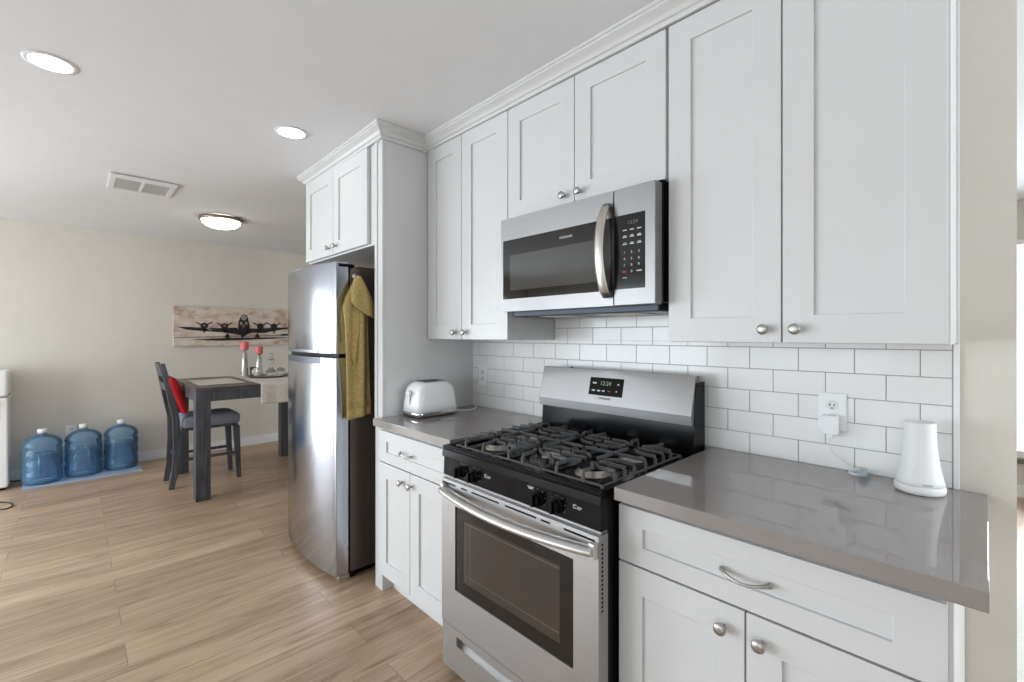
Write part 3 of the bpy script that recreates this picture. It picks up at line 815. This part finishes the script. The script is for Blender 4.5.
B(xm - .020, xm + .020, ty0 - .012, ty0 + .004, tz + .118, tz + .132).build('lever', M_plastic, ts, .004)
m = MB(); pts = []
P = [(-1.34, -.246, .935), (-1.325, -.22, .922), (-1.30, -.17, .918), (-1.30, -.12, .918), (-1.33, -.07, .92), (-1.37, -.035, .94), (-1.40, -.018, 1.0), (-1.41, -.012, 1.05), (-1.405, -.010, 1.078)]
def smooth_path(P, n=8):
    out = []; Q = [Vector(p) for p in P]
    for i in range(len(Q) - 1):
        p0 = Q[max(i - 1, 0)]; p1 = Q[i]; p2 = Q[i + 1]; p3 = Q[min(i + 2, len(Q) - 1)]
        for k in range(n):
            s = k / n
            out.append(0.5 * ((2 * p1) + (-p0 + p2) * s + (2 * p0 - 5 * p1 + 4 * p2 - p3) * s * s + (-p0 + 3 * p1 - 3 * p2 + p3) * s ** 3))
    out.append(Q[-1]); return out
MB().tube(smooth_path(P), .0032, 8).build('cord', M_cord, ts)

# ------------------------------------------------------------------ outlets, charger, router
def outlet(label, org, rot, top_plug=False):
    t = thing('wall_outlet', (0, 0, 0), label, 'outlet')
    B(-.038, .038, -.0065, -.0003, -.060, .060).build('cover_plate', M_plastic, t, .002)
    for z in (-.02, .02):
        s = MB().lathe([(.0165, 0), (.0165, .0015)], (0, -.0066, z), (0, -1, 0), 24).build('socket', M_plasticg, t)
        MB().box(-.007, -.0045, -.0086, -.0081, z - .003, z + .006).box(.0045, .007, -.0086, -.0081, z - .003, z + .005).lathe([(.0026, 0), (.0026, .0005)], (0, -.0081, z - .009), (0, -1, 0), 10).build('slots', M_blackm, s)
    t.location = org; t.rotation_euler = (0, 0, rot)
    return t
outlet('white duplex outlet on the tile behind the router with a charger plugged in', (.407, 0, 1.098), 0)
outlet('white outlet on the tile between the toaster and the range', (-1.345, 0, 1.105), 0)
outlet('white outlet low on the dining wall behind the blue bottles', (-5.4995, -1.795, .40), PI / 2)
ad = thing('charger_adapter', (.405, -.02, 1.04), 'white cube charger plugged into the outlet near the router', 'charger')
B(.384, .427, -.042, -.009, 1.028, 1.088).build('body', M_plastic, ad, .003)
B(.398, .413, -.034, -.020, 1.018, 1.028).build('cable_plug', M_plastic, ad, .002)
cb = thing('charging_cable', (.47, -.05, .914), 'thin white cable coiled with a clear tip on the counter beside the router', 'cable')
P = [(.4055, -.027, 1.0175), (.406, -.026, .990), (.415, -.020, .965), (.437, -.012, .945), (.456, -.012, .932), (.470, -.018, .926)]
MB().tube(smooth_path(P), .0018, 8).build('wire', M_cord, cb)
m = MB()
for k in range(4):
    pts = []
    for i in range(20):
        a = 2 * PI * i / 20
        pts.append((.478 + .022 * math.cos(a) + .002 * k, -.032 + .012 * math.sin(a) + .003 * k, .9185 + .0035 * k + .004 * math.sin(a + k)))
    m.tube(pts, .0022, 8, closed=True)
m.build('coil', M_cord, cb)
MB().lathe([(0, 0), (.010, .004), (.0125, .014), (.011, .024), (.006, .03), (0, .031)], (.492, -.068, .9275), (.2, .9, 0), 20).build('clear_tip', M_pale, cb)
rt = thing('wifi_router', (.626, -.098, .914), 'white tapered cylindrical router at the right end of the counter', 'router')
o = (.626, -.098, .9145)
MB().lathe([(.046, 0), (.052, .003), (.0545, .010), (.0545, .020), (.052, .0245)], o, (0, 0, 1), 48).build('base', M_plasticg, rt)
prof = [(.0505, .0247), (.0525, .027)]
for i in range(1, 15):
    u = i / 14; prof.append((.034 + .0185 * (1 - u) ** 2.2 + .0005 * u, .027 + .162 * u))
prof += [(.0335, .1915), (.031, .193), (.029, .191), (0, .190)]
MB().lathe(prof, o, (0, 0, 1), 48).build('tower', M_plasticg, rt)
m = MB()
for k in range(9):
    a = math.radians(-78 + k * 2.6); x, y = .626 + .0527 * math.cos(a), -.098 + .0527 * math.sin(a)
    m.box(x - .0011, x + .0011, y - .0011, y + .0011, .9415 + .003, .9415 + .005)
m.build('lettering', mat('light_grey_print', (165, 165, 165), .6), rt)

# ------------------------------------------------------------------ ceiling fittings
def can_light(label):
    t = thing('recessed_light', (0, 0, 0), label, 'ceiling light')
    MB().lathe([(.066, 0), (.080, 0), (.083, -.002), (.083, -.003), (.071, -.0045), (.066, -.004)], (0, 0, 0), (0, 0, 1), 48, cap=False).build('trim_ring', M_ceil, t)
    MB().lathe([(.0695, -.0035), (.0695, -.0025), (0, -.0025)], (0, 0, 0), (0, 0, 1), 48).build('diffuser', M_lamp, t)
    return t
l1 = can_light('recessed round ceiling light nearest the camera at upper left'); l1.location = (-1.855, -1.845, ceil_z(-1.855) + .0003)
l2 = copy_tree(l1); l2['label'] = 'recessed round ceiling light in front of the fridge cabinet'; l2.location = (-1.85, -.930, ceil_z(-1.85) + .0003)
dl = thing('dome_light', (-4.12, -.80, ceil_z(-4.12)), 'flush dome ceiling light with metal rim over the dining table', 'ceiling light')
zc = ceil_z(-4.12)
MB().lathe([(.15, 0), (.172, -.004), (.178, -.022), (.170, -.030), (.156, -.032), (.15, -.02)], (-4.12, -.80, zc), (0, 0, 1), 48, cap=False).build('rim', M_bronze, dl)
MB().lathe([(.156, -.026), (.150, -.048), (.125, -.072), (.08, -.088), (.03, -.094), (0, -.0945)], (-4.12, -.80, zc), (0, 0, 1), 48, cap=False).build('glass_dome', M_dome, dl)
zc = ceil_z(-3.48)
av = thing('air_vent', (-3.48, -1.42, zc), 'white rectangular air vent in the ceiling', 'vent')
m = MB()
vx0, vx1, vy0, vy1 = -3.675, -3.265, -1.605, -1.235
m.box(vx0, vx0 + .035, vy0, vy1, zc - .010, zc - .002).box(vx1 - .09, vx1, vy0, vy1, zc - .010, zc - .002)
m.box(vx0 + .035, vx1 - .09, vy0, vy0 + .036, zc - .010, zc - .002).box(vx0 + .035, vx1 - .09, vy1 - .036, vy1, zc - .010, zc - .002)
m.box(vx0 + .035, vx1 - .09, -1.431, -1.411, zc - .010, zc - .002)
m.build('frame', M_ceil, av, .002)
m = MB()
for (a, b) in ((vy0 + .036, -1.431), (-1.411, vy1 - .036)):
    for i in range(16):
        x = vx0 + .042 + i * .0175
        m.hexa([(x, a, zc - .0095), (x + .002, a, zc - .0095), (x + .002, b, zc - .0095), (x, b, zc - .0095), (x + .010, a, zc - .003), (x + .012, a, zc - .003), (x + .012, b, zc - .003), (x + .010, b, zc - .003)])
m.build('louvers', M_vent, av)

# ------------------------------------------------------------------ dining table and what stands on it
TX0, TX1, TY0, TY1, TZ = -4.75, -3.645, -1.075, -.02, .918
tb = thing('dining_table', ((TX0 + TX1) / 2, (TY0 + TY1) / 2, 0), 'square charcoal wood counter-height table with thick block legs', 'table')
m = MB(); fw = .13
m.box(TX0, TX1, TY0, TY0 + fw, TZ - .03, TZ).box(TX0, TX1, TY1 - fw, TY1, TZ - .03, TZ).box(TX0, TX0 + fw, TY0 + fw, TY1 - fw, TZ - .03, TZ).box(TX1 - fw, TX1, TY0 + fw, TY1 - fw, TZ - .03, TZ)
m.box(TX0 + fw, TX1 - fw, TY0 + fw, TY1 - fw, TZ - .03, TZ - .002)
m.build('tabletop', M_woodt, tb, .002)
lg = .104
m = MB(); k = .012
m.box(TX0 + lg, TX1 - lg, TY0 + .006, TY0 + .03, TZ - .115, TZ - .031).box(TX0 + lg, TX1 - lg, TY1 - .03, TY1 - .006, TZ - .115, TZ - .031)
m.box(TX0 + .006, TX0 + .03, TY0 + lg, TY1 - lg, TZ - .115, TZ - .031).box(TX1 - .024, TX1 - .003, TY0 + lg, TY1 - lg, TZ - .115, TZ - .031)
m.build('apron', M_wood, tb, .002)
for x in (TX0 + .003, TX1 - lg - .003):
    for y in (TY0 + .003, TY1 - lg - .003): B(x, x + lg, y, y + lg, 0, TZ - .031).build('leg', M_wood, tb, .003)

def runner(u, v):
    y = -.600 + .40 * u; L1 = TX1 - TX0 - .02; hang = .185; s = v * (L1 + hang)
    if s < L1: return Vector((TX0 + .02 + s + .004, y, TZ + .0035))
    d = s - L1; a = min(d / .01, 1.0)
    return Vector((TX1 + .007 + .004 * math.sin(u * 16) * min(1, d / .06), y, TZ + .0035 - max(0, d - .004)))
m = MB().grid(runner, 30, 60)
tag(m.build('table_runner', M_runner, None, solid=.003), 'cream linen runner across the dining table hanging over its near edge', 'table runner')
tag(B(-4.45, -3.86, -1.01, -.66, TZ + .0003, TZ + .0033).build('placemat', M_mat, None, .001), 'pale woven placemat on the dining table before the chair', 'placemat')

ty = MB().lathe([(.0, 0), (.155, 0), (.165, .004), (.180, .014), (.183, .016), (.180, .018), (.163, .008), (.15, .006), (0, .006)], (-4.30, -.36, TZ + .0056), (0, 0, 1), 48, sy=1.0, cap=False)
tag(ty.build('tray', M_tray, None, smooth=True), 'round pewter tray on the runner holding the glass pieces', 'tray')
def candlestick(x, y, h, ch, label, z=None):
    z = TZ + .0056 if z is None else z
    t = thing('candlestick', (x, y, z), label, 'candle holder')
    MB().lathe([(.036, 0), (.037, .004), (.034, .01), (.028, h * .55), (.022, h - .03), (.012, h - .02), (.012, h - .012), (.030, h - .004), (.030, h)], (x, y, z), (0, 0, 1), 28).build('holder', M_silver, t)
    return t
def candle(x, y, z, h, label):
    t = thing('pillar_candle', (x, y, z), label, 'candle')
    MB().lathe([(.036, 0), (.037, .004), (.037, h - .006), (.034, h - .001), (.028, h - .004), (0, h - .005)], (x, y, z), (0, 0, 1), 28).build('wax', M_candle, t)
    MB().tube([(x, y, z + h - .006), (x + .001, y, z + h + .006)], .0014, 6).build('wick', M_cordb, t)
candlestick(-4.56, -.505, .272, 0, 'taller silver candlestick on the runner, left of the tray'); candle(-4.56, -.505, TZ + .0056 + .2723, .082, 'red pillar candle on the taller silver candlestick')
candlestick(-4.43, -.405, .225, 0, 'shorter silver candlestick standing on the pewter tray', TZ + .012); candle(-4.43, -.405, TZ + .012 + .2253, .075, 'pink-red pillar candle on the shorter silver candlestick')
cz = TZ + .0056
tag(MB().lathe([(.026, 0), (.027, .002), (.031, .088), (.028, .088), (.0245, .006), (0, .006)], (-4.56, -.425, cz), (0, 0, 1), 28, cap=False).build('tumbler', mat('smoky_cup', (52, 56, 58), .25)), 'small dark tumbler between the two candlesticks', 'cup')
dc = thing('glass_decanter', (-4.28, -.335, TZ + .012), 'clear glass decanter with a slim neck on the pewter tray', 'decanter')
MB().lathe([(.030, 0), (.045, .006), (.052, .03), (.046, .055), (.024, .078), (.018, .10), (.03, .14), (.034, .175), (.030, .176), (.0, .15)], (-4.28, -.335, TZ + .012), (0, 0, 1), 28).build('bottle', M_clear, dc)
MB().lathe([(.010, 0), (.012, .01), (.022, .03), (.018, .05), (0, .058)], (-4.28, -.335, TZ + .1885), (0, 0, 1), 20).build('stopper', M_clear, dc)
b1 = tag(MB().lathe([(.010, 0), (.028, .006), (.042, .024), (.046, .042), (.042, .060), (.028, .078), (.010, .086), (0, .087)], (-4.36, -.445, TZ + .014), (0, 0, 1), 24).build('glass_ball', M_clear, None, origin=(-4.36, -.445, TZ + .014)), 'clear glass ball on the tray in front of the shorter candlestick', 'ornament', 'glass balls on the tray')
b2 = b1.copy(); C.objects.link(b2); b2.location = (-4.22, -.262, TZ + .014); b2['label'] = 'clear glass ball on the tray right of the decanter'

# ------------------------------------------------------------------ dining chair and cushion
ch = thing('dining_chair', (0, 0, 0), 'charcoal wood counter chair with grey upholstered seat at the table', 'chair')
# local frame: faces +Y, width along X
hw = .185
def leg_taper(x, y0, y1, z0, z1, a, b):
    return MB().hexa([(x - a, y0 - a, z0), (x + a, y0 - a, z0), (x + a, y0 + a, z0), (x - a, y0 + a, z0), (x - b, y1 - b, z1), (x + b, y1 - b, z1), (x + b, y1 + b, z1), (x - b, y1 + b, z1)])
for s in (-1, 1): leg_taper(s * (hw - .022), .228, .205, 0, .4955, .018, .026).build('front_leg', M_wood, ch, .003)
for s in (-1, 1):
    m = MB(); pts = [(-.290, 0), (-.262, .16), (-.252, .40), (-.256, .60), (-.300, .84), (-.352, 1.10)]
    x = s * (hw - .018); prev = None
    for (y, z) in pts:
        d = .026 if z > .1 else .020
        if z > .9: d = .016
        ring = [m.bm.verts.new((x - .017, y - d, z)), m.bm.verts.new((x + .017, y - d, z)), m.bm.verts.new((x + .017, y + d, z)), m.bm.verts.new((x - .017, y + d, z))]
        if prev:
            for i in range(4): m.bm.faces.new((prev[i], prev[(i + 1) % 4], ring[(i + 1) % 4], ring[i]))
        else: m.bm.faces.new(ring[::-1])
        prev = ring
    m.bm.faces.new(prev)
    m.build('back_post', M_wood, ch, .003)
def backy(z): return (-.256 - (z - .60) * .044 / .24 if z < .84 else -.300 - (z - .84) * .052 / .26) - .014
for (z0, z1) in ((.985, 1.095), (.86, .93)):
    MB().hexa([(-hw + .036, backy(z0) - .010, z0), (hw - .036, backy(z0) - .010, z0), (hw - .036, backy(z0) + .010, z0), (-hw + .036, backy(z0) + .010, z0),
               (-hw + .036, backy(z1) - .010, z1), (hw - .036, backy(z1) - .010, z1), (hw - .036, backy(z1) + .010, z1), (-hw + .036, backy(z1) + .010, z1)]).build('back_rail', M_wood, ch, .002)
for s in (-1, 1): B(s * (hw - .022) - .010, s * (hw - .022) + .010, -.228, .195, .227, .253).build('side_stretcher', M_wood, ch, .002)
B(-hw + .04, hw - .04, .205, .225, .175, .205).build('front_stretcher', M_wood, ch, .002)
B(-hw + .036, hw - .036, -.262, -.242, .27, .295).build('rear_stretcher', M_wood, ch, .002)
m = MB().box(-hw + .005, hw - .005, -.216, .218, .496, .522)
m.build('seat_frame', M_wood, ch, .003)
def seatring(z, ix):
    x0, x1, y0, y1 = -hw - .004 + ix, hw + .004 - ix, -.212 + ix * .7, .232 - ix; r = .03; out = []
    for (cx, cy, a0) in ((x1 - r, y1 - r, 0), (x0 + r, y1 - r, PI / 2), (x0 + r, y0 + r, PI), (x1 - r, y0 + r, 1.5 * PI)):
        for i in range(6): a = a0 + PI / 2 * i / 5; out.append((cx + r * math.cos(a), cy + r * math.sin(a), z))
    return out
loft([seatring(.522, .004), seatring(.528, -.002), seatring(.580, -.006), seatring(.600, -.001), seatring(.616, .016), seatring(.627, .05), seatring(.631, .10)]).build('seat_cushion', M_seat, ch)
ch.location = (-4.335, -.875, 0)
# red cushion leaning against the chair back
cu = MB()
N = 18
def pil(sgn):
    def f(u, v):
        a = 2 * u - 1; b = 2 * v - 1
        k = max(0, (1 - a ** 4)) * max(0, (1 - b ** 4)); t_ = .046 * k ** .5 * sgn
        pin = 1 - .07 * (a * a * (1 - b * b) * 0 + (1 - abs(a)) * 0)
        ex = .150 * a * (1 - .10 * (1 - b * b) * abs(a) ** 2 * .6); ez = .182 * b * (1 - .10 * (1 - a * a) * abs(b) ** 2 * .6)
        return Vector((ex, t_ + .003 * math.sin(9 * u) * k, ez + .182))
    return f
cu.grid(pil(1), N, N).grid(pil(-1), N, N)
bmesh.ops.remove_doubles(cu.bm, verts=cu.bm.verts[:], dist=.0008)
cush = tag(cu.build('throw_cushion', M_redf, None, sub=1, origin=(0, 0, 0)), 'bright red throw cushion leaning on the chair back', 'cushion')
cush.location = (-4.275, -1.066, .642); cush.rotation_euler = (.30, 0, .0)

# ------------------------------------------------------------------ picture on the dining wall
PY0, PY1, PZ0, PZ1, PT = -.985, .40, 1.222, 1.670, .035
pc = thing('canvas_picture', (-5.5, (PY0 + PY1) / 2, PZ0), 'long sepia canvas picture of a four-engined propeller plane on the dining wall', 'picture')
B(-5.4985, -5.5 + PT, PY0, PY1, PZ0, PZ1).build('canvas', M_paint, pc, .003)
PX = -5.5 + PT
def P2(zx, zy):
    y = PY0 + (zx - 100) * 1.19 / 830.0; top = 118 + (zx - 100) * .036
    return y, PZ1 - (zy - top) / (413 - top) * (PZ1 - PZ0)
def paint(m, pts, d=.0012):
    q = [P2(*p) for p in pts]; m.prism([(PX + .0002, y, z) for y, z in q], (d, 0, 0))
def blob(m, zx, zy, rx, ry, d=.0015, n=20):
    paint(m, [(zx + rx * math.cos(2 * PI * i / n), zy + ry * math.sin(2 * PI * i / n)) for i in range(n)], d)
m = MB(); paint(m, [(104, 346), (1056, 332), (1056, 344), (700, 350), (104, 354)], .0005); m.build('painted_ground', M_inkg, pc)
m = MB(); paint(m, [(190, 366), (420, 356), (800, 354), (960, 358), (800, 366), (420, 376)], .0009); m.build('painted_shadow', M_ink, pc)
m = MB()
paint(m, [(122, 270), (200, 272), (300, 280), (420, 282), (530, 278), (560, 336), (430, 314), (300, 304), (180, 292)])
paint(m, [(590, 336), (615, 286), (720, 286), (820, 282), (930, 280), (930, 292), (820, 306), (740, 322), (640, 318)])
paint(m, [(536, 280), (540, 235), (560, 190), (580, 178), (605, 190), (618, 235), (626, 280), (612, 318), (585, 348), (562, 348), (545, 318)])
for (x, y) in ((300, 264), (440, 268), (705, 270), (815, 272)):
    blob(m, x, y, 27, 23)
    paint(m, [(x - 12, y + 10), (x + 12, y + 10), (x + 6, y + 48), (x - 4, y + 48)])
    for s in (-1, 1): paint(m, [(x, y - 4), (x + s * 4, y + 6), (x + s * 56, y - 22), (x + s * 52, y - 29)])
    paint(m, [(x - 4, y), (x + 4, y), (x + 2, y + 52), (x - 2, y + 52)])
for (x, y) in ((460, 345), (683, 347), (568, 348)):
    blob(m, x, y, 18 if x != 568 else 9, 18 if x != 568 else 9)
    paint(m, [(x - 4, y - 40), (x + 4, y - 40), (x + 4, y), (x - 4, y)])
paint(m, [(860, 336), (890, 328), (960, 332), (960, 342), (870, 342)])
m.build('painted_plane', M_ink, pc)
m = MB(); blob(m, 580, 205, 22, 20, .0022); blob(m, 560, 248, 9, 12, .0022); blob(m, 598, 248, 9, 12, .0022)
paint(m, [(320, 276), (352, 296), (340, 300), (312, 284)], .0022); blob(m, 300, 262, 7, 6, .0026)
m.build('painted_highlights', M_inkg, pc)
m = MB(); blob(m, 440, 264, 12, 9, .0022); blob(m, 577, 268, 10, 12, .0024); m.build('painted_rust', M_rust, pc)

# ------------------------------------------------------------------ water bottles on their mat, cooler
tag(B(-5.455, -5.035, -2.105, -1.285, 0, .012).build('floor_mat', M_tray_b, None, .004), 'pale blue-grey mat on the floor under the blue bottles', 'mat')
def bottle(label):
    t = thing('water_bottle', (0, 0, 0), label, 'water bottle', 'blue water bottles on the mat')
    R = .133
    pr = [(.0, 0), (.118, 0), (.130, .010), (R, .025)]
    for i in range(3):
        z = .05 + i * .095
        pr += [(R, z), (R, z + .055), (R - .006, z + .066), (R - .006, z + .076), (R, z + .088)]
    pr += [(R, .345), (.126, .372), (.105, .398), (.070, .418), (.036, .428), (.030, .436), (.028, .462)]
    MB().lathe(pr, (0, 0, 0), (0, 0, 1), 40).build('bottle_body', M_bottle, t)
    MB().lathe([(0, .006), (.112, .006), (.124, .03), (.124, .255), (0, .255)], (0, 0, 0), (0, 0, 1), 40).build('water', M_water, t)
    m = MB().lathe([(.0325, .452), (.0335, .454), (.0335, .478), (.030, .482), (0, .482)], (0, 0, 0), (0, 0, 1), 28)
    m.build('cap', M_plastic, t)
    MB().lathe([(.031, .440), (.031, .4515), (.028, .4515), (.028, .440)], (0, 0, 0), (0, 0, 1), 28).build('neck_seal', mat('clear_seal', (190, 196, 200), .3), t)
    # moulded grip
    MB().tube([(R - .010, -.012, .10), (R + .004, -.012, .12), (R + .004, -.012, .235), (R - .010, -.012, .255)], .010, 10).build('grip', M_bottle, t)
    return t
w1 = bottle('blue water bottle nearest the white water dispenser'); w1.location = (-5.200, -1.985, .0122)
w2 = copy_tree(w1); w2['label'] = 'middle of the three blue water bottles, under the wall outlet'; w2.location = (-5.262, -1.710, .0122); w2.rotation_euler = (0, 0, .35)
w3 = copy_tree(w1); w3['label'] = 'blue water bottle nearest the dining chair'; w3.location = (-5.305, -1.432, .0122); w3.rotation_euler = (0, 0, -.4)

WX0, WX1, WY0, WY1 = -5.475, -5.145, -2.52, -2.190
wc = thing("water_dispenser", (-5.31, -2.355, 0), 'tall white floor-standing water dispenser at the far left wall', 'water dispenser')
B(WX0, WX1, WY0, WY1, .02, .80).build('cabinet', M_plastic, wc, .015, 3)
B(WX0 + .02, WX1 - .02, WY0 + .02, WY1 - .02, 0, .02).build('plinth', M_blackm, wc)
B(WX0 + .004, WX1 - .004, WY0 + .004, WY1 - .004, .80, .812).build('chrome_band', M_chrome, wc)
B(WX0 + .006, WX1 + .002, WY0, WY1, .812, 1.035).build('head', M_plastic, wc, .022, 3)
B(WX1 - .006, WX1 + .004, WY0 + .05, WY1 - .05, .60, .78).build('dispensing_bay', mat('bay_grey', (150, 152, 154), .4), wc, .003)
m = MB()
for y in (-2.42, -2.355, -2.29): m.lathe([(.012, 0), (.012, .035), (.008, .05)], (WX1 + .004, y, .755), (1, 0, 0), 14)
m.build('tap', M_nickel, wc)
P = [(-5.44, -2.195, .010), (-5.42, -2.16, .006), (-5.43, -2.13, .006), (-5.475, -2.115, .006)]
MB().tube(smooth_path(P), .004, 8).build('power_cord', M_cordb, wc)
P = [(-4.62, -2.36, .005), (-4.55, -2.24, .005), (-4.49, -2.165, .005), (-4.53, -2.130, .005), (-4.62, -2.135, .005), (-4.72, -2.19, .005), (-4.78, -2.30, .005), (-4.80, -2.45, .005)]
tag(MB().tube(smooth_path(P), .0045, 8).build('loose_cord', M_cordb), 'thin black cord looped on the floor at the far left edge', 'cord')
